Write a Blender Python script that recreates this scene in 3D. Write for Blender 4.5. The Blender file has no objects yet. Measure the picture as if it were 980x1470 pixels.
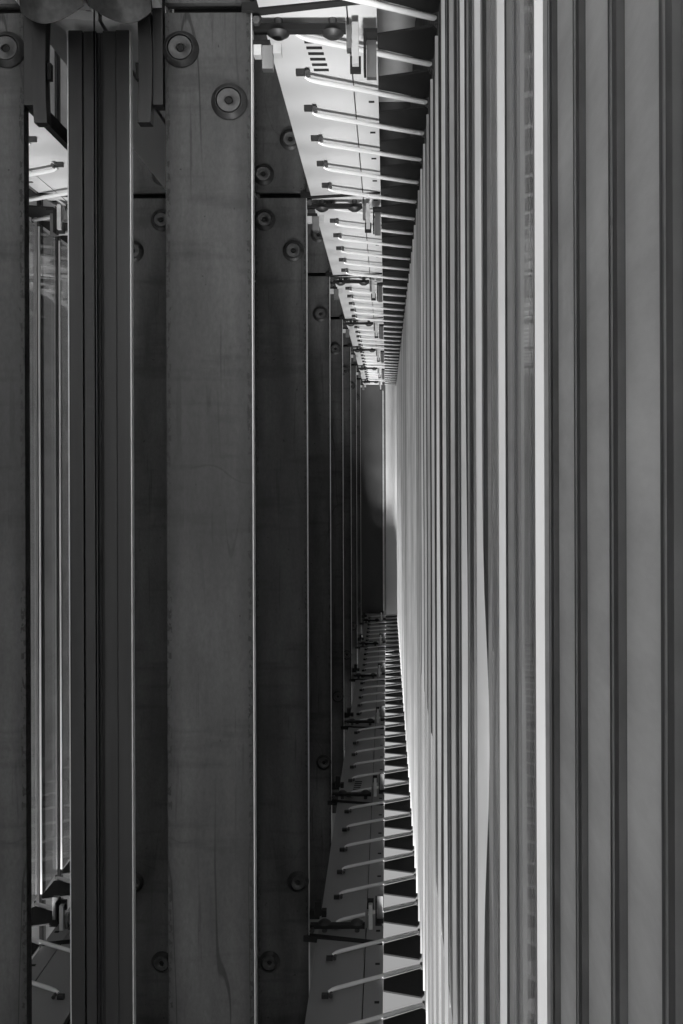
import bpy, math, random
from mathutils import Vector, Matrix
random.seed(7)
sc = bpy.context.scene
R = math.radians

# ---------------------------------------------------------------- camera, sky, sun, exposure
# Plan units: X, h in 1/900 m right of / above the lens axis as the photograph shows them, z in post spacings (1.35 m).
# The photograph shows the gallery upside down (daylight falls from the bottom of the picture), so the camera is rolled
# half a turn and the plan is turned with it: floor of the gallery = top of the picture.
U = 1.0 / 900.0
S = 1.35
FLOOR = 960 * U
def W(X, z, h):
    return Vector((-X * U, z * S, FLOOR - h * U))

cam = bpy.data.cameras.new('camera')
cam.sensor_fit = 'VERTICAL'; cam.sensor_height = 36.0; cam.sensor_width = 24.0
cam.lens = 1215.0 / 1470.0 * 36.0
cam.shift_x = (490 - 555) / 1470.0
cam.shift_y = -(735 - 673) / 1470.0
cam.clip_start = 0.02; cam.clip_end = 3000
co = bpy.data.objects.new('camera', cam); sc.collection.objects.link(co)
co.matrix_world = (Matrix.Translation(W(0, 0, 0)) @ Matrix.Rotation(math.pi, 4, 'Y')
                   @ Matrix.Rotation(R(90), 4, 'X') @ Matrix.Rotation(R(-0.2), 4, 'Z'))
sc.camera = co

SUN_EL, SUN_AZ = 60.5, (-0.085, -0.56)         # azimuth: towards the glass side, slightly from behind the camera
world = bpy.data.worlds.new('World'); sc.world = world; world.use_nodes = True
wn = world.node_tree.nodes; wl = world.node_tree.links
bg = wn['Background']; bg.inputs['Strength'].default_value = 0.08
sky = wn.new('ShaderNodeTexSky'); sky.sky_type = 'NISHITA'; sky.sun_disc = False
sky.sun_elevation = R(SUN_EL); sky.sun_rotation = math.atan2(SUN_AZ[0], SUN_AZ[1])
sky.dust_density = 3.0
bw = wn.new('ShaderNodeRGBToBW')
wl.new(sky.outputs[0], bw.inputs[0]); wl.new(bw.outputs[0], bg.inputs['Color'])
sun = bpy.data.lights.new('sun', 'SUN'); sun.energy = 5.0; sun.angle = R(9); sun.color = (1, 1, 1)
so = bpy.data.objects.new('sun', sun); sc.collection.objects.link(so)
ce, se = math.cos(R(SUN_EL)), math.sin(R(SUN_EL))
az = Vector((SUN_AZ[0], SUN_AZ[1])).normalized()
so.rotation_euler = Vector((-az.x * ce, -az.y * ce, -se)).to_track_quat('-Z', 'Y').to_euler()
so.location = (-3, 3, 9)
vs = sc.view_settings; vs.view_transform = 'Standard'; vs.look = 'None'; vs.gamma = 1; vs.exposure = 1.4
sc.render.engine = 'CYCLES'
cy = sc.cycles
cy.use_denoising = True; cy.max_bounces = 10; cy.diffuse_bounces = 6; cy.glossy_bounces = 6
cy.transparent_max_bounces = 40; cy.transmission_bounces = 6
cy.caustics_reflective = False; cy.caustics_refractive = False; cy.sample_clamp_indirect = 6

# ---------------------------------------------------------------- materials (all grey: a black and white photograph)
def new_mat(name):
    m = bpy.data.materials.new(name); m.use_nodes = True
    nt = m.node_tree; return m, nt.nodes, nt.links, nt.nodes['Principled BSDF']
def g(v): return (v, v, v, 1)
def ramp(n, pos):
    r = n.new('ShaderNodeValToRGB'); e = r.color_ramp.elements
    while len(e) < len(pos): e.new(0.5)
    for el, (p, v) in zip(e, pos): el.position = p; el.color = g(v)
    return r
def noise(n, l, scale, detail=4, vec=None, rough=0.55):
    t = n.new('ShaderNodeTexNoise'); t.inputs['Scale'].default_value = scale
    t.inputs['Detail'].default_value = detail; t.inputs['Roughness'].default_value = rough
    if vec: l.new(vec, t.inputs['Vector'])
    return t
def mapped(n, l, scale, coord='Object'):
    tc = n.new('ShaderNodeTexCoord'); mp = n.new('ShaderNodeMapping'); mp.inputs['Scale'].default_value = scale
    oi = n.new('ShaderNodeObjectInfo'); sc_ = n.new('ShaderNodeVectorMath'); sc_.operation = 'SCALE'; sc_.inputs[0].default_value = (37, 23, 51)
    l.new(oi.outputs['Random'], sc_.inputs['Scale'])
    ad = n.new('ShaderNodeVectorMath'); ad.operation = 'ADD'; l.new(tc.outputs[coord], ad.inputs[0]); l.new(sc_.outputs[0], ad.inputs[1])
    l.new(ad.outputs[0], mp.inputs['Vector']); return mp.outputs[0]
def mul(n, l, a, b):
    m = n.new('ShaderNodeMath'); m.operation = 'MULTIPLY'; l.new(a, m.inputs[0]); l.new(b, m.inputs[1]); return m.outputs[0]
def worn(name, lo, hi, rough=0.5, metal=0.0, scale=(6, 6, 6), bump=0.0, spec=0.5):
    m, n, l, p = new_mat(name)
    t = noise(n, l, 1.0, 6, mapped(n, l, scale)); r = ramp(n, [(0.3, lo), (0.7, hi)])
    l.new(t.outputs[0], r.inputs[0]); l.new(r.outputs[0], p.inputs['Base Color'])
    p.inputs['Roughness'].default_value = rough; p.inputs['Metallic'].default_value = metal
    p.inputs['Specular IOR Level'].default_value = spec
    if bump:
        b = n.new('ShaderNodeBump'); b.inputs['Strength'].default_value = bump; b.inputs['Distance'].default_value = 0.002
        l.new(t.outputs[0], b.inputs['Height']); l.new(b.outputs[0], p.inputs['Normal'])
    return m

def steel_plate():
    m, n, l, p = new_mat('dark raw steel')
    big = noise(n, l, 1.0, 5, mapped(n, l, (9, 9, 2.2)))
    c1 = ramp(n, [(0.30, 0.058), (0.5, 0.098), (0.68, 0.14)]); l.new(big.outputs[0], c1.inputs[0])
    # long drips and scratches running along the post
    dr = noise(n, l, 1.0, 3, mapped(n, l, (60, 30, 2.2), )); c2 = ramp(n, [(0.30, 0.6), (0.37, 1.0)]); l.new(dr.outputs[0], c2.inputs[0])
    # flame-cut edge scale: dotted dark line near both long edges
    tc = n.new('ShaderNodeTexCoord'); sx = n.new('ShaderNodeSeparateXYZ'); l.new(tc.outputs['Object'], sx.inputs[0])
    ab = n.new('ShaderNodeMath'); ab.operation = 'ABSOLUTE'; l.new(sx.outputs[0], ab.inputs[0])
    wob = noise(n, l, 1.0, 3, mapped(n, l, (20, 20, 26)))
    wm = n.new('ShaderNodeMath'); wm.operation = 'MULTIPLY_ADD'; wm.inputs[1].default_value = 0.012; l.new(wob.outputs[0], wm.inputs[0]); l.new(ab.outputs[0], wm.inputs[2])
    band = n.new('ShaderNodeMapRange'); band.inputs[1].default_value = 0.0945; band.inputs[2].default_value = 0.0975
    l.new(wm.outputs[0], band.inputs[0])
    dots = noise(n, l, 1.0, 4, mapped(n, l, (130, 130, 75))); dr2 = ramp(n, [(0.50, 0.0), (0.56, 1.0)]); l.new(dots.outputs[0], dr2.inputs[0])
    cl = noise(n, l, 1.0, 3, mapped(n, l, (3, 3, 3.3))); clr = ramp(n, [(0.36, 0.0), (0.48, 1.0)]); l.new(cl.outputs[0], clr.inputs[0])
    bm = mul(n, l, mul(n, l, band.outputs[0], dr2.outputs[0]), clr.outputs[0])
    # sparse flecks
    fl = noise(n, l, 1.0, 2, mapped(n, l, (60, 60, 45))); c3 = ramp(n, [(0.235, 0.35), (0.27, 1.0)]); l.new(fl.outputs[0], c3.inputs[0])
    sm = noise(n, l, 1.0, 5, mapped(n, l, (2.5, 2.5, 16))); c4 = ramp(n, [(0.32, 0.68), (0.45, 1.0)]); l.new(sm.outputs[0], c4.inputs[0])
    k = mul(n, l, mul(n, l, mul(n, l, c1.outputs[0], c2.outputs[0]), c3.outputs[0]), c4.outputs[0])
    def contour(scale, wid, msk, lo):
        t = noise(n, l, 1.0, 2, mapped(n, l, scale), 0.4)
        d = n.new('ShaderNodeMath'); d.operation = 'SUBTRACT'; l.new(t.outputs[0], d.inputs[0]); d.inputs[1].default_value = 0.5
        a_ = n.new('ShaderNodeMath'); a_.operation = 'ABSOLUTE'; l.new(d.outputs[0], a_.inputs[0])
        r_ = ramp(n, [(wid * 0.5, 1.0), (wid, 0.0)]); l.new(a_.outputs[0], r_.inputs[0])
        q = noise(n, l, 1.0, 2, mapped(n, l, msk)); qr = ramp(n, [(0.5, 0.0), (0.62, 1.0)]); l.new(q.outputs[0], qr.inputs[0])
        o_ = mul(n, l, r_.outputs[0], qr.outputs[0])
        m_ = n.new('ShaderNodeMapRange'); m_.inputs[3].default_value = 1.0; m_.inputs[4].default_value = lo; l.new(o_, m_.inputs[0]); return m_.outputs[0]
    k = mul(n, l, k, contour((9, 5, 0.9), 0.008, (2, 2, 1.2), 0.4))
    k = mul(n, l, k, contour((3, 3, 1.6), 0.002, (3, 3, 3), 0.6))
    grain = noise(n, l, 1.0, 6, mapped(n, l, (120, 120, 60)), 0.7); gr = ramp(n, [(0.3, 0.8), (0.7, 1.15)]); l.new(grain.outputs[0], gr.inputs[0])
    k = mul(n, l, k, gr.outputs[0])
    mg = n.new('ShaderNodeMapRange'); mg.inputs[1].default_value = 0.066; mg.inputs[2].default_value = 0.104; mg.inputs[3].default_value = 1.0; mg.inputs[4].default_value = 0.5
    l.new(wm.outputs[0], mg.inputs[0]); k = mul(n, l, k, mg.outputs[0])
    mx = n.new('ShaderNodeMix'); mx.data_type = 'FLOAT'; l.new(bm, mx.inputs[0]); l.new(k, mx.inputs[2]); mx.inputs[3].default_value = 0.02
    l.new(mx.outputs[0], p.inputs['Base Color'])
    p.inputs['Metallic'].default_value = 0.0; p.inputs['Specular IOR Level'].default_value = 0.45
    rr = ramp(n, [(0.3, 0.42), (0.7, 0.6)]); l.new(big.outputs[0], rr.inputs[0]); l.new(rr.outputs[0], p.inputs['Roughness'])
    b = n.new('ShaderNodeBump'); b.inputs['Strength'].default_value = 0.12; b.inputs['Distance'].default_value = 0.001
    l.new(dots.outputs[0], b.inputs['Height']); l.new(b.outputs[0], p.inputs['Normal'])
    return m
def thin_glass():
    m, n, l, p = new_mat('clear glass'); n.remove(p)
    out = n['Material Output']
    tr = n.new('ShaderNodeBsdfTransparent'); tr.inputs[0].default_value = g(0.95)
    gl = n.new('ShaderNodeBsdfGlossy'); gl.inputs['Roughness'].default_value = 0.03; gl.inputs[0].default_value = g(0.9)
    df = n.new('ShaderNodeBsdfDiffuse'); df.inputs[0].default_value = g(0.6)
    sm = noise(n, l, 1.0, 5, mapped(n, l, (3, 1.2, 5))); sr = ramp(n, [(0.35, 0.03), (0.72, 0.12)]); l.new(sm.outputs[0], sr.inputs[0])
    a = n.new('ShaderNodeMixShader'); a.inputs[0].default_value = 0.2
    wv = noise(n, l, 1.0, 3, mapped(n, l, (2, 2.5, 1.1))); bp = n.new('ShaderNodeBump'); bp.inputs['Strength'].default_value = 0.5; bp.inputs['Distance'].default_value = 0.004
    l.new(wv.outputs[0], bp.inputs['Height']); l.new(bp.outputs[0], gl.inputs['Normal'])
    l.new(tr.outputs[0], a.inputs[1]); l.new(gl.outputs[0], a.inputs[2])
    b = n.new('ShaderNodeMixShader'); l.new(sr.outputs[0], b.inputs[0]); l.new(a.outputs[0], b.inputs[1]); l.new(df.outputs[0], b.inputs[2])
    l.new(b.outputs[0], out.inputs[0]); return m
def mirror_glass():
    m, n, l, p = new_mat('reflective dark glazing')
    p.inputs['Base Color'].default_value = g(0.92); p.inputs['Metallic'].default_value = 1.0
    p.inputs['Roughness'].default_value = 0.0
    return m
def glass_edge():
    m, n, l, p = new_mat('ground glass edge'); n.remove(p)
    out = n['Material Output']
    df = n.new('ShaderNodeBsdfDiffuse'); tl = n.new('ShaderNodeBsdfTranslucent'); mx = n.new('ShaderNodeMixShader')
    t = noise(n, l, 1.0, 4, mapped(n, l, (10, 10, 2.5))); r = ramp(n, [(0.3, 0.7), (0.65, 0.95)]); l.new(t.outputs[0], r.inputs[0])
    oc = n.new('ShaderNodeObjectInfo'); vm = n.new('ShaderNodeVectorMath'); vm.operation = 'MULTIPLY'
    l.new(r.outputs[0], vm.inputs[0]); l.new(oc.outputs['Color'], vm.inputs[1])
    l.new(vm.outputs[0], df.inputs[0]); l.new(vm.outputs[0], tl.inputs[0]); mx.inputs[0].default_value = 0.35
    l.new(df.outputs[0], mx.inputs[1]); l.new(tl.outputs[0], mx.inputs[2]); l.new(mx.outputs[0], out.inputs[0]); return m

def frosted():
    m, n, l, p = new_mat('frosted channel glass'); n.remove(p)
    t = noise(n, l, 1.0, 9, mapped(n, l, (9, 2, 6)), 0.7); r = ramp(n, [(0.3, 0.46), (0.7, 0.63)]); l.new(t.outputs[0], r.inputs[0])
    df = n.new('ShaderNodeBsdfDiffuse'); tl = n.new('ShaderNodeBsdfTranslucent'); mx = n.new('ShaderNodeMixShader'); mx.inputs[0].default_value = 0.5
    l.new(r.outputs[0], df.inputs[0]); l.new(r.outputs[0], tl.inputs[0])
    l.new(df.outputs[0], mx.inputs[1]); l.new(tl.outputs[0], mx.inputs[2]); l.new(mx.outputs[0], n['Material Output'].inputs[0]); return m

STEEL = steel_plate()
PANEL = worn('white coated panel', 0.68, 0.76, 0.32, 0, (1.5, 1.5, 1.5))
STRIP = worn('white strip panel with added light', 0.82, 0.88, 0.3, 0, (1.5, 1.5, 1.5))  # same white panel, lightened to make up for light missing on the strip
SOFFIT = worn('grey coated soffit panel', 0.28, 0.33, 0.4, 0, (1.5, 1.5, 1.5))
STAIN = worn('polished stainless steel', 0.90, 0.95, 0.2, 0.1, (3, 3, 3))
DARKSTAIN = worn('dull stainless steel', 0.22, 0.30, 0.4, 0.8, (12, 12, 12))
BOLT = worn('bolt steel', 0.075, 0.125, 0.42, 0.5, (60, 60, 60))
WASHER = worn('blackened washer', 0.025, 0.05, 0.5, 0.2, (40, 40, 40))
BLACK = worn('black rubber', 0.012, 0.02, 0.8, 0, (10, 10, 10))
DARK = worn('dark painted steel', 0.018, 0.026, 0.6, 0, (6, 6, 6), 0, 0.2)
MULL = worn('dark mullion steel', 0.02, 0.04, 0.42, 0.2, (25, 25, 1.5))
GLASS = thin_glass(); MIRROR = mirror_glass(); EDGE = glass_edge()
CHAN = frosted()
GROOVE = worn('dark joint backing', 0.09, 0.14, 0.8, 0, (8, 20, 8))
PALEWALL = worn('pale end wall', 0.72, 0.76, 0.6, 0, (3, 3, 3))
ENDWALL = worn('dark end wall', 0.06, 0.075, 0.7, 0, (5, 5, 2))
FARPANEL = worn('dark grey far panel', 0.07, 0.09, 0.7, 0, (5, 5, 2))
CONC = worn('concrete', 0.42, 0.5, 0.85, 0, (3, 3, 3), 0.2)
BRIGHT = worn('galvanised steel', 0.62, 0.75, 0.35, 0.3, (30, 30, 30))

# ---------------------------------------------------------------- mesh helpers
class M:
    """collects solids in plan units; build() links them as one mesh object"""
    def __init__(s): s.v = []; s.f = []
    def add(s, vs, fs):
        o = len(s.v); s.v += [W(*p) for p in vs]; s.f += [tuple(i + o for i in f) for f in fs]; return s
    def box(s, X0, X1, z0, z1, h0, h1):
        c = [(X, z, h) for X in (X0, X1) for z in (z0, z1) for h in (h0, h1)]
        return s.add(c, [(0, 1, 3, 2), (4, 6, 7, 5), (0, 4, 5, 1), (2, 3, 7, 6), (0, 2, 6, 4), (1, 5, 7, 3)])
    def prism(s, pts, h0, h1):
        """plan polygon [(X, z)...] extruded in height"""
        n = len(pts)
        return s.add([(X, z, h0) for X, z in pts] + [(X, z, h1) for X, z in pts],
                     [tuple(range(n)), tuple(range(2 * n - 1, n - 1, -1))] + [(i, i + n, (i + 1) % n + n, (i + 1) % n) for i in range(n)])
    def plate(s, pts, z0, z1):
        """face polygon [(X, h)...] extruded in depth"""
        n = len(pts)
        return s.add([(X, z0, h) for X, h in pts] + [(X, z1, h) for X, h in pts],
                     [tuple(range(n)), tuple(range(2 * n - 1, n - 1, -1))] + [(i, i + n, (i + 1) % n + n, (i + 1) % n) for i in range(n)])
    def tube(s, path, rad, seg=14, rads=None):
        """round bar through plan points; rad in plan units of 1/900 m"""
        P = [W(*p) for p in path]; o = len(s.v); k = len(P)
        for i, p in enumerate(P):
            d = (P[min(i + 1, k - 1)] - P[max(i - 1, 0)]).normalized()
            a = d.cross(Vector((0, 0, 1)))
            if a.length < 1e-3: a = d.cross(Vector((1, 0, 0)))
            a.normalize(); b = d.cross(a); r = (rads[i] if rads else rad) * U
            for j in range(seg):
                t = 2 * math.pi * j / seg; s.v.append(p + a * math.cos(t) * r + b * math.sin(t) * r)
        for i in range(k - 1):
            for j in range(seg):
                s.f.append((o + i * seg + j, o + i * seg + (j + 1) % seg, o + (i + 1) * seg + (j + 1) % seg, o + (i + 1) * seg + j))
        s.f.append(tuple(o + j for j in range(seg))[::-1]); s.f.append(tuple(o + (k - 1) * seg + j for j in range(seg)))
        return s
    def build(s, name, mat, parent=None, bevel=0.0, smooth=False, origin=None):
        if origin is None:
            lo = Vector([min(v[i] for v in s.v) for i in range(3)]); hi = Vector([max(v[i] for v in s.v) for i in range(3)])
            origin = (lo + hi) / 2
        me = bpy.data.meshes.new(name); me.from_pydata([tuple(v - origin) for v in s.v], [], s.f)
        import bmesh
        b = bmesh.new(); b.from_mesh(me); bmesh.ops.recalc_face_normals(b, faces=b.faces)
        if bevel: bmesh.ops.bevel(b, geom=b.edges[:], offset=bevel, segments=2, affect='EDGES', profile=0.7)
        b.to_mesh(me); b.free()
        if smooth:
            for p in me.polygons: p.use_smooth = True
            me.set_sharp_from_angle(angle=R(35))
        me.materials.append(mat)
        o = bpy.data.objects.new(name, me); sc.collection.objects.link(o)
        o.location = origin
        if parent is not None:
            o.parent = parent; o.location = origin - world_loc(parent)
        return o
def world_loc(o):
    l = o.location.copy()
    while o.parent: o = o.parent; l += o.location
    return l
def thing(name, loc, label, cat, group=None):
    o = bpy.data.objects.new(name, None); sc.collection.objects.link(o); o.location = loc; o.empty_display_size = 0.05
    return tag(o, label, cat, group)
def tag(o, label, cat=None, group=None, kind=None):
    o['label'] = label
    if cat: o['category'] = cat
    if group: o['group'] = group
    if kind: o['kind'] = kind
    return o
def struct(o, label): return tag(o, label, kind='structure')
def dup(o, shift, parent=None):
    c = o.copy(); sc.collection.objects.link(c)
    if parent is None: c.location = o.location + shift
    else: c.parent = parent
    for ch in list(o.children): dup(ch, None, c)
    return c
def nth(i):
    w = ['first', 'second', 'third', 'fourth', 'fifth', 'sixth', 'seventh', 'eighth', 'ninth', 'tenth', 'eleventh', 'twelfth',
         'thirteenth', 'fourteenth', 'fifteenth', 'sixteenth', 'seventeenth', 'eighteenth', 'nineteenth']
    t = ['', '', 'twenty', 'thirty', 'forty', 'fifty', 'sixty']
    te = ['', '', 'twentieth', 'thirtieth', 'fortieth', 'fiftieth', 'sixtieth']
    i += 1
    if i < 20: return w[i - 1]
    return te[i // 10] if i % 10 == 0 else t[i // 10] + '-' + w[i % 10 - 1]
def dz(k): return Vector((0, k * S, 0))

Z0 = 1.46                        # depth of the nearest post in view
NP = 7                           # posts in view
END = 7.95                       # end wall
HT, HB = 960, -1650              # panel faces at the top and the bottom of the picture
XM = -610                        # reflective glazing
XG = 108                         # glass blades
XR = 293                         # channel glass wall behind them

# ---------------------------------------------------------------- setting
b = M(); b.add([(-400000, -300, 4205), (400000, -300, 4205), (400000, 300, 4205), (-400000, 300, 4205)], [(0, 1, 2, 3)])
struct(b.build('ground', CONC), 'pale paved ground far beyond the gaps between the dark arms')

deck_t = struct(M().box(-256, -24, -0.4, END, HT + 22, HT + 70).build('walkway_deck', DARK), 'white panelled deck running along the top of the picture')
deck_b = struct(M().box(-246, -24, -0.4, END, HB - 70, HB - 22).build('walkway_soffit', DARK), 'grey panelled deck running along the bottom of the picture')
struct(M().box(-2200, -30, -0.4, 12, -2320, -2220).build('added_upper_slab', CONC), 'unseen slab past the bottom of the picture, added to block sun')  # unseen slab added to keep uneven sun off the posts
def bay_panels(deck, hf, sgn, xl, PANEL=PANEL):
    # each bay: a broad board, a narrow edge board (dark joint between), slanted at the posts
    for k in range(-2, NP):
        a = Z0 + k; e = min(a + 1, END)
        sl = 0.026
        def pl(X): return a + 0.012 - sl * (X + 263) / 183
        def pr(X): return (e - 0.012 - sl * (X + 263) / 183) if a + 1 < END else END - 0.004
        h0, h1 = sorted((hf, hf + sgn * 20))
        bd = M().prism([(xl, pl(xl)), (-81.5, pl(-81.5)), (-81.5, pr(-81.5)), (xl, pr(xl))], h0, h1).build('panel', PANEL, deck, 0.0008)
        es = M().prism([(-78.5, pl(-78.5)), (-18, pl(-18)), (-18, pr(-18)), (-78.5, pr(-78.5))], h0, h1).build('panel', PANEL, deck, 0.0008)
        if sgn > 0:
            M().prism([(XM + 4, a + 0.03), (-464, a + 0.012), (-464, e - 0.012), (XM + 4, e - 0.004)], h0, h1).build('panel', STRIP, deck, 0.0008)
        if k >= 0:
            for j in range(6):
                zz = a + 0.19 + j / 6.0
                if zz < END - 0.1:
                    M().box(-44, -29, zz, zz + 0.008, *sorted((hf - sgn * 1.5, hf + sgn * 3))).build('slot', BLACK, es, 0)
        if (sgn > 0 and k == 0) or (sgn < 0 and k in (2, 5)):
            s0 = a + (0.10 if sgn > 0 else 0.10)
            for j in range(6):
                zz = s0 + j * 0.022
                M().box(-182 + j * 2, -146 + j * 2, zz, zz + 0.009, *sorted((hf - sgn * 1.5, hf + sgn * 3))).build('vent_slot', BLACK, bd, 0)
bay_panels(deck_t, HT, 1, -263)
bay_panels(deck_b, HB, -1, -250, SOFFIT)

# reflective inner glazing
gw = struct(M().box(XM - 160, XM - 12, -0.4, 9, -2210, 4200).build('glazed_wall', ENDWALL), 'dark reflective glazing along the left side')
for k in range(-2, NP):
    M().box(XM - 8, XM, Z0 + k + 0.004, Z0 + k + 0.996, -2210, 3000).build('pane', MIRROR, gw)

# channel glass wall behind the blades
ZSTEP = 4.45
cw = struct(M().box(XR - 2, XR + 60, -0.4, ZSTEP, -2512, -2482).build('channel_glass_wall', DARK), 'grey ribbed glass wall behind the clear blades on the right')
M().box(XR - 2, XR + 60, ZSTEP + 0.01, 9.5, -1752, -1722).build('rail', DARK, cw)
first, top = None, -2481
for i in range(-20, 54):
    zc = 0.709 + i / 6.0
    if zc < -0.35 or zc > 9.2: continue
    a, e = zc + 0.0175, zc + 1 / 6.0 - 0.0175
    if zc > ZSTEP and top == -2481: first, top = None, -1721
    if first is None:
        first = M().prism([(XR + 6, a), (XR, a + 0.006), (XR, e - 0.006), (XR + 6, e), (XR + 50, e), (XR + 50, a)], top, 4200).build('channel', CHAN, cw)
        f2 = M().box(XR - 11, XR - 8.5, zc - 0.0016, zc + 0.0016, top, 4200).build('joint_rib', DARKSTAIN, cw)
        f3 = M().box(XR - 8, XR + 40, zc - 0.017, zc + 0.017, top, 4200).build('joint_backing', GROOVE, cw)
        base = i
    else:
        for q in (first, f2, f3):
            c = q.copy(); c.location = q.location + dz((i - base) / 6.0); sc.collection.objects.link(c); c.parent = cw

# end of the gallery
ew = struct(M().box(XM, XR, END + 0.03, END + 0.12, -1905, 4200).build('end_wall', ENDWALL), 'far end wall closing the gallery')
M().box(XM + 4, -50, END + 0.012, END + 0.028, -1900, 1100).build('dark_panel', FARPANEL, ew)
M().box(-120, XR - 6, 7.3, END + 0.12, -1950, -1906).build('added_shade_slab', CONC, ew)  # added only to shade the sun's hot spot on this wall
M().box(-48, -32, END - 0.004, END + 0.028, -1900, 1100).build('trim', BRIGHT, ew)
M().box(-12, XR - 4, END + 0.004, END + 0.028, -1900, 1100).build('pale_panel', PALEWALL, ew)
M().box(-31, -14, END + 0.02, END + 0.029, -1900, 1100).build('joint', DARKSTAIN, ew)

# ---------------------------------------------------------------- steel posts
def bolt(X, z, h, parent):
    """countersunk cup washer with a socket-head bolt, its axis along the gallery"""
    def ring(r, d): return (r, d)
    def lathe(prof, seg=28):
        m = M(); o = 0
        for r, d in prof:
            for j in range(seg):
                t = 2 * math.pi * j / seg
                m.v.append(W(X, z, h) + Vector((r * U * math.cos(t), -d * U, r * U * math.sin(t))))
        for i in range(len(prof) - 1):
            for j in range(seg):
                m.f.append((i * seg + j, i * seg + (j + 1) % seg, (i + 1) * seg + (j + 1) % seg, (i + 1) * seg + j))
        m.f.append(tuple(range(seg))); m.f.append(tuple((len(prof) - 1) * seg + j for j in range(seg)))
        return m
    bo = lathe([(26, -2), (25.5, 9), (24, 11), (12, 11), (9, 9), (9, 4)]).build('bolt', BOLT, parent, smooth=True)
    w = lathe([(38, -3), (38, 3), (36.5, 5), (28.5, 11.5), (27.2, 11.5), (27.0, -3)]).build('washer', WASHER, bo, smooth=True)
    pts = [(9 * math.cos(math.pi / 3 * q) * 1.0, 9 * math.sin(math.pi / 3 * q)) for q in range(6)]
    m = M()
    m.v += [W(X, z, h) + Vector((x * U, -4.4 * U, y * U)) for x, y in pts] + [W(X, z, h) + Vector((x * U * .8, -7.0 * U, y * U * .8)) for x, y in pts]
    m.f += [tuple(range(6)), tuple(range(6, 12))] + [(i, (i + 1) % 6, (i + 1) % 6 + 6, i + 6) for i in range(6)]
    m.build('socket', BLACK, bo)
    return bo
PX0, PX1, PT = -462, -282, 0.021
wear = ['nearest dark steel post, its two big socket bolts at the top', 'second dark steel post, two bolts on each side of its splice',
        'third dark steel post from the camera', 'fourth dark steel post from the camera', 'fifth dark steel post from the camera',
        'sixth dark steel post from the camera', 'farthest dark steel post beside the end wall']
for k in range(NP):
    z = Z0 + k
    t = thing('steel_post', W(-372, z + PT / 2, 4200), wear[k], 'post', 'steel posts along the glazing')
    M().box(PX0, PX1, z, z + PT, -2205, HT - 2).build('plate', STEEL, t, 0.0022)
    M().box(PX1 + 0.2, PX1 + 2.6, z + 0.001, z + PT - 0.001, -2205, HT - 3).build('lit_edge_strip', BRIGHT, t)  # pale strip standing in for daylight caught on the post's right edge
    up = M().box(PX0, PX1, z, z + PT, HT + 18, 3000).build('plate', STEEL, t, 0.0022)
    M().box(PX0 + 12, PX1 - 12, z + PT + 0.002, z + PT + 0.02, HT - 260, HT + 280).build('splice_plate', DARK, t, 0.0015)
    M().box(PX0 + 12, PX1 - 12, z + PT + 0.002, z + PT + 0.02, -2100, -1420).build('splice_plate', DARK, t, 0.0015)
    M().box(-380, -364, z + PT + 0.0205, z + PT + 0.045, -2200, 3000).build('web', DARK, t)
    M().box(PX0, PX1, z + 0.006, z + 0.07, 3000, 4204).build('footing', DARK, t)
    for X, h in ((-428, 880), (-327, 770), (-432, 1040), (-336, 1163), (-318, -1456), (-420, -1739)):
        bolt(X, z, h, t)

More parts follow.
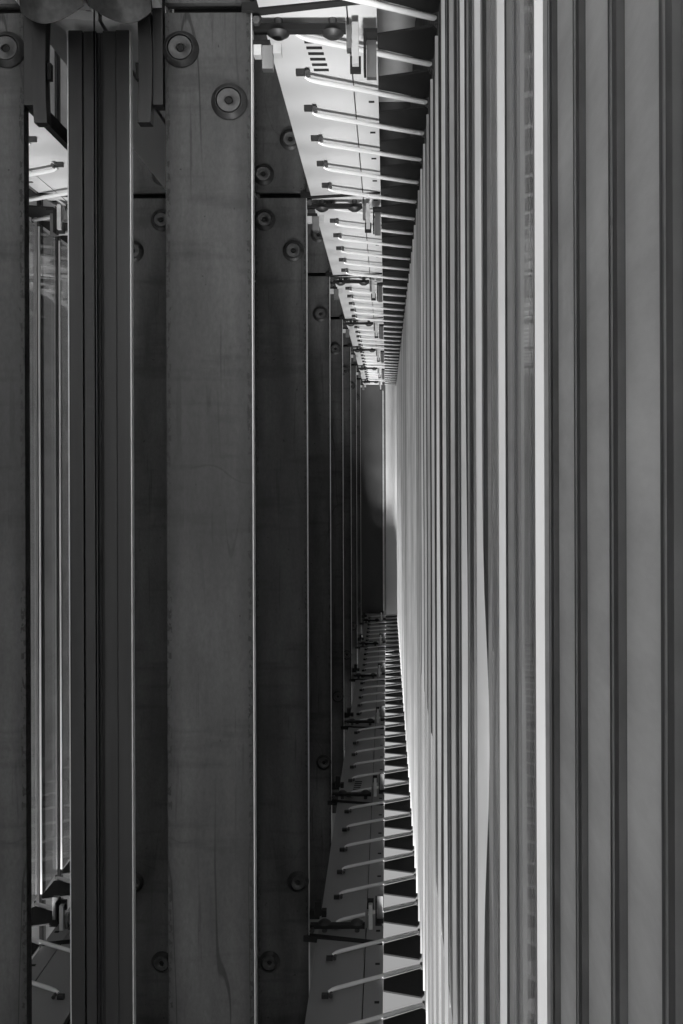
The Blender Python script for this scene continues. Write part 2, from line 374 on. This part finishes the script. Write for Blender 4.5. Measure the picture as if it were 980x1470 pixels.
# ---------------------------------------------------------------- mullions on the glazing
mw = ['dark split mullion pressed against its own reflection left of the nearest post'] + \
     ['dark mullion on the glazing behind the %s steel post' % nth(i) for i in range(0, NP - 1)]
for k in range(NP):
    z = Z0 + k + 0.022
    t = thing('mullion', W(-570, z, HT - 38), mw[k], 'mullion', 'mullions on the glazing')
    M().box(XM + 0.5, -603, z + 0.01, z + 0.016, -2205, 936).build('gasket', BLACK, t)
    M().box(-603, -576, z + 0.004, z + 0.016, -2205, 936).build('flange', MULL, t, 0.0012)
    M().box(-544.8, -542.5, z + 0.001, z + 0.014, -2205, 935).build('lit_edge_strip', BRIGHT, t)  # mullion's bright lit edge put in as a pale strip
    M().box(-574.5, -545, z, z + 0.016, -2205, 936).build('flange', MULL, t, 0.003)
    # bracket plates tying it to the post, with a folded cover sheet at its end
    z -= 0.032
    t2 = thing('mullion_bracket', W(-500, z, 1000), ('curved dark bracket at the top left of the nearest post' if k == 0 else
               'curved dark bracket left of the %s steel post' % nth(k)), 'bracket', 'brackets between mullions and posts')
    M().box(-486, -465, z + 0.004, z + 0.03, 762, 1500).build('hanger_plate', MULL, t2, 0.0015)
    m = M(); n = 10; L = []
    for i in range(n + 1):
        f = i / n; h = 722 + (955 - 722) * f; bow = 6 * math.sin(math.pi * f)
        L.append((-516 + bow * 0.5, h))
    Rr = [(-489 + 4 * math.sin(math.pi * i / n), 722 + 233 * i / n) for i in range(n, -1, -1)]
    m.plate(L + Rr, z - 0.002, z + 0.018).build('bent_plate', MULL, t2, 0.001)
    M().box(-522, -514, z + 0.004, z + 0.014, 815, 850).build('stud', BLACK, t2, 0.001)
    m = M(); nu, nv = 12, 8
    for side in (0, 1):
        for i in range(nu + 1):
            u = i / nu; X = XM + 5 + 128 * u
            hl = 946 - 36 * math.sin(math.pi * min(u / 0.62, 1) * 0.5) + 24 * max(0, (u - 0.62) / 0.38) ** 2
            for j in range(nv + 1):
                v = j / nv; hu = 1062 - 50 * u
                m.v.append(W(X + side * 1.5, z - 0.03 - 0.022 * math.sin(math.pi * v * 0.8) * (0.4 + 0.6 * math.sin(math.pi * u)) + 0.004 * side, hl + (hu - hl) * v + 2 * side))
    st = nv + 1; off2 = (nu + 1) * st
    for i in range(nu):
        for j in range(nv):
            q = i * st + j; m.f += [(q, q + 1, q + st + 1, q + st), (q + off2, q + off2 + st, q + off2 + st + 1, q + off2 + 1)]
    for i in range(nu):
        for j in (0, nv):
            q = i * st + j; m.f.append((q, q + st, q + st + off2, q + off2))
    for j in range(nv):
        for i in (0, nu):
            q = i * st + j; m.f.append((q, q + 1, q + 1 + off2, q + off2))
    m.build('curved_sheet', BOLT, t2, smooth=True)
    M().box(-600, PX0 + 1, z + 0.012, z + 0.03, 1011, 1040).build('tie_plate', MULL, t2, 0.001)

# ---------------------------------------------------------------- brackets carrying the decks at each post
def deck_bracket(k, hf, sgn):
    """sgn +1: top of the picture, -1: bottom; e() mirrors heights about the panel face"""
    z = Z0 + k
    def e(a, b_): return sorted((hf - sgn * a, hf - sgn * b_))
    where = 'top' if sgn > 0 else 'bottom'
    t = thing('deck_bracket', W(-180, z, hf), 'bolted bracket arm at the %s deck beside the %s steel post' % (where, nth(k)), 'bracket', 'bracket arms under the %s deck' % where)
    M().box(-279, -84, z + 0.012, z + 0.03, *e(17, 31)).build('arm', DARK, t, 0.0012)
    # slanted bar across the joint between two bays of panels
    M().prism([(-300, z - 0.004), (-20, z - 0.044), (-20, z - 0.030), (-300, z + 0.016)], *e(-16, 3)).build('joint_bar', BLACK, t)
    for X in (-228, -112):
        m = M(); m.tube([(X, z + 0.026, hf - sgn * 31.2), (X, z + 0.026, hf - sgn * 33), (X, z + 0.026, hf - sgn * 40), (X, z + 0.026, hf - sgn * 41)], 1, 24, [24, 23, 13, 11])
        m.build('cone_bolt', WASHER, t, smooth=True)
        M().tube([(X, z + 0.026, hf - sgn * 16.5), (X, z + 0.026, hf + sgn * 10)], 9, 12).build('shank', BOLT, t, smooth=True)
    M().box(-281, -244, z + 0.012, z + 0.034, *e(52, 62)).build('clip_or_reflection', DARK, t, 0.0008)
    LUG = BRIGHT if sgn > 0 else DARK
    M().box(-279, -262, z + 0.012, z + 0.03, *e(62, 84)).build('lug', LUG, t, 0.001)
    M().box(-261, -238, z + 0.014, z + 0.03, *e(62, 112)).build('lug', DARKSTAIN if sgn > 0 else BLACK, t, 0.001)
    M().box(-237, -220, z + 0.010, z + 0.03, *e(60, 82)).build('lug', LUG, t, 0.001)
    M().tube([(-270, z - 0.004, hf - sgn * 20), (-270, z + 0.006, hf - sgn * 20)], 9, 6).build('bolt', BOLT, t)
    M().box(-82, -72, z + 0.01, z + 0.03, *e(22, 72)).build('strap', DARKSTAIN, t, 0.0008)
    M().box(-70, -56, z + 0.004, z + 0.016, *e(20, 108)).build('strap', BRIGHT, t, 0.0008)
    M().box(-75, -52, z + 0.018, z + 0.026, *e(84, 118)).build('holder', BLACK, t)
    M().box(-46, -41, z + 0.006, z + 0.04, *e(40, 118)).build('angle', DARK, t)
    M().box(-46, -17, z + 0.006, z + 0.04, *e(32, 40)).build('angle', DARK, t)
    M().box(-40, -19, z + 0.03, z + 0.042, *e(42, 122)).build('angle', DARKSTAIN, t)
for k in range(NP):
    deck_bracket(k, HT, 1); deck_bracket(k, HB, -1)

# ---------------------------------------------------------------- polished stay arms between decks and glass blades
def stay(hf, sgn, xm):
    where = 'top' if sgn > 0 else 'bottom'
    z = Z0 + 0.045
    hr = hf - sgn * 22
    t = thing('stay_arm', W(xm, z, hf), '', 'stay arm', 'polished stay arms on the %s deck' % where)
    dzr = 0.112
    def at(X): return z + dzr * (X - xm) / (XG - xm)
    m = M().tube([(xm + 12, at(xm + 12), hf - sgn * 16), (xm + 24, at(xm + 24), hr + sgn * 1), (xm + 40, at(xm + 40), hr)] +
                 [(X, at(X), hr) for X in (-90, 0, 60, 100, 106)], 1, 16, [5.5, 6, 6.6, 6.6, 6.6, 6.6, 6, 5])
    m.build('rod', STAIN, t, smooth=True)
    cl = M().box(xm - 9, xm + 13, z - 0.004, z + 0.005, *sorted((hf - sgn * 0.5, hf - sgn * 15))).build('clamp', WASHER, t, 0.002)
    M().tube([(xm + 20, z - 0.012, hf - sgn * 14), (xm + 20, z + 0.014, hf - sgn * 14)], 6, 10).build('pin', BOLT, t, smooth=True)
    # dark bracket wing along the near side of the rod, widening to the glass
    hw = hf - sgn * 14
    M().prism([(-17, at(-17) - 0.052), (XG - 6, at(XG) - 0.125), (XG + 4, at(XG) - 0.11), (XG + 4, at(XG) - 0.01), (XG - 8, at(XG) - 0.004), (-17, at(-17) - 0.004)],
              *sorted((hw, hw + sgn * 6))).build('wing', DARK, t, 0.001)
    # small solid loop modelling the rod's reflection in the glass
    loop = [(XG - 18 + 16 * math.cos(a), at(XG - 18) - 0.020 + 0.005 * math.sin(a), hf - sgn * (8 + 3 * math.cos(a))) for a in [2 * math.pi * i / 12 for i in range(13)]]
    M().tube(loop, 1.8, 6).build('clip_or_reflection', STAIN, t, smooth=True)
    # end fitting pinned to the blade
    M().tube([(XG - 1, at(XG), hr + sgn * 12), (XG - 1, at(XG), hr - sgn * 9)], 4.2, 10).build('fitting', BOLT, t, smooth=True)
    return t
def slabel(i, sgn):
    where = 'top' if sgn > 0 else 'bottom'
    return 'polished stay arm with dark wing on the %s deck, %s beyond the nearest post' % (where, nth(i)) if i >= 0 else \
           'polished stay arm on the %s deck, %s in front of the nearest post' % (where, nth(-i - 1))
for hf, sgn, xm in ((HT, 1, -206), (HB, -1, -200)):
    p = stay(hf, sgn, xm)
    p['label'] = slabel(0, sgn)
    for i in range(-11, 39):
        if i == 0: continue
        zz = Z0 + 0.045 + i / 6.0
        if zz + 0.12 > END: continue
        c = dup(p, dz(i / 6.0)); c['label'] = slabel(i, sgn)
        c.rotation_euler.z = random.uniform(-0.007, 0.007)

# ---------------------------------------------------------------- glass blades
def blade(i, z):
    t = thing('glass_blade', W(XG + 4, z, HT - 24), 'clear glass blade with pale ground edge, %s from the camera' % nth(i), 'glass blade', 'upright glass blades')
    return t
HG0, HG1 = -1626, 934
nb = 0; proto = None; zb0 = 0.507
pane_me = None
for i in range(46):
    z = zb0 + i / 6.0
    if z + 0.16 > END: break
    t = blade(i, z)
    if pane_me is None:
        pm = M().prism([(XG, z + 0.0012), (XG + 5.5, z + 0.0012), (XG + 17.5, z + 0.158), (XG + 12, z + 0.158)], HG0, HG1)
        pm.f = [f for q, f in enumerate(pm.f) if q not in (2, 4)]        # the ground ends are not clear glass
        pn = pm.build('pane', GLASS, t)
        pane_me = pn.data; off = pn.location.copy()
    else:
        o = bpy.data.objects.new('pane', pane_me); sc.collection.objects.link(o); o.parent = t; o.location = off
    # ground edge: its glints modelled as a width wandering along the height
    rr = random.Random(i * 13 + 5)
    n = 40; ph = [rr.random() * 6.28 for _ in range(4)]; amp = 0.7 if i not in (3, 6) else 2.0
    Lp, Rp = [], []
    for j in range(n + 1):
        h = HG0 + (HG1 - HG0) * j / n
        w = amp * (math.sin(h / 310 + ph[0]) + 0.6 * math.sin(h / 130 + ph[1])) * 0.6
        if i == 2: w += 9 * math.exp(-((h + 330) / 170) ** 2)
        Lp.append((XG - 0.5 + 0.25 * math.sin(h / 200 + ph[2]), h)); Rp.append((XG + 6.0 + max(w, -0.3), h))
    m = M(); o_ = 0
    for (x0, h), (x1, _) in zip(Lp, Rp):
        m.v += [W(x0, z - 0.004, h), W(x1, z - 0.004, h), W(x1, z + 0.001, h), W(x0, z + 0.001, h)]
    for j in range(n):
        a = j * 4; c = a + 4
        for q in range(4): m.f.append((a + q, a + (q + 1) % 4, c + (q + 1) % 4, c + q))
    m.f += [(0, 1, 2, 3), (n * 4, n * 4 + 1, n * 4 + 2, n * 4 + 3)]
    eo = m.build('edge', EDGE, t); v_ = 0.55 if i == 0 else (0.85 if i < 3 else rr.choice((1.0, 0.95, 0.85, 0.65)))
    eo.color = (v_, v_, v_, 1)
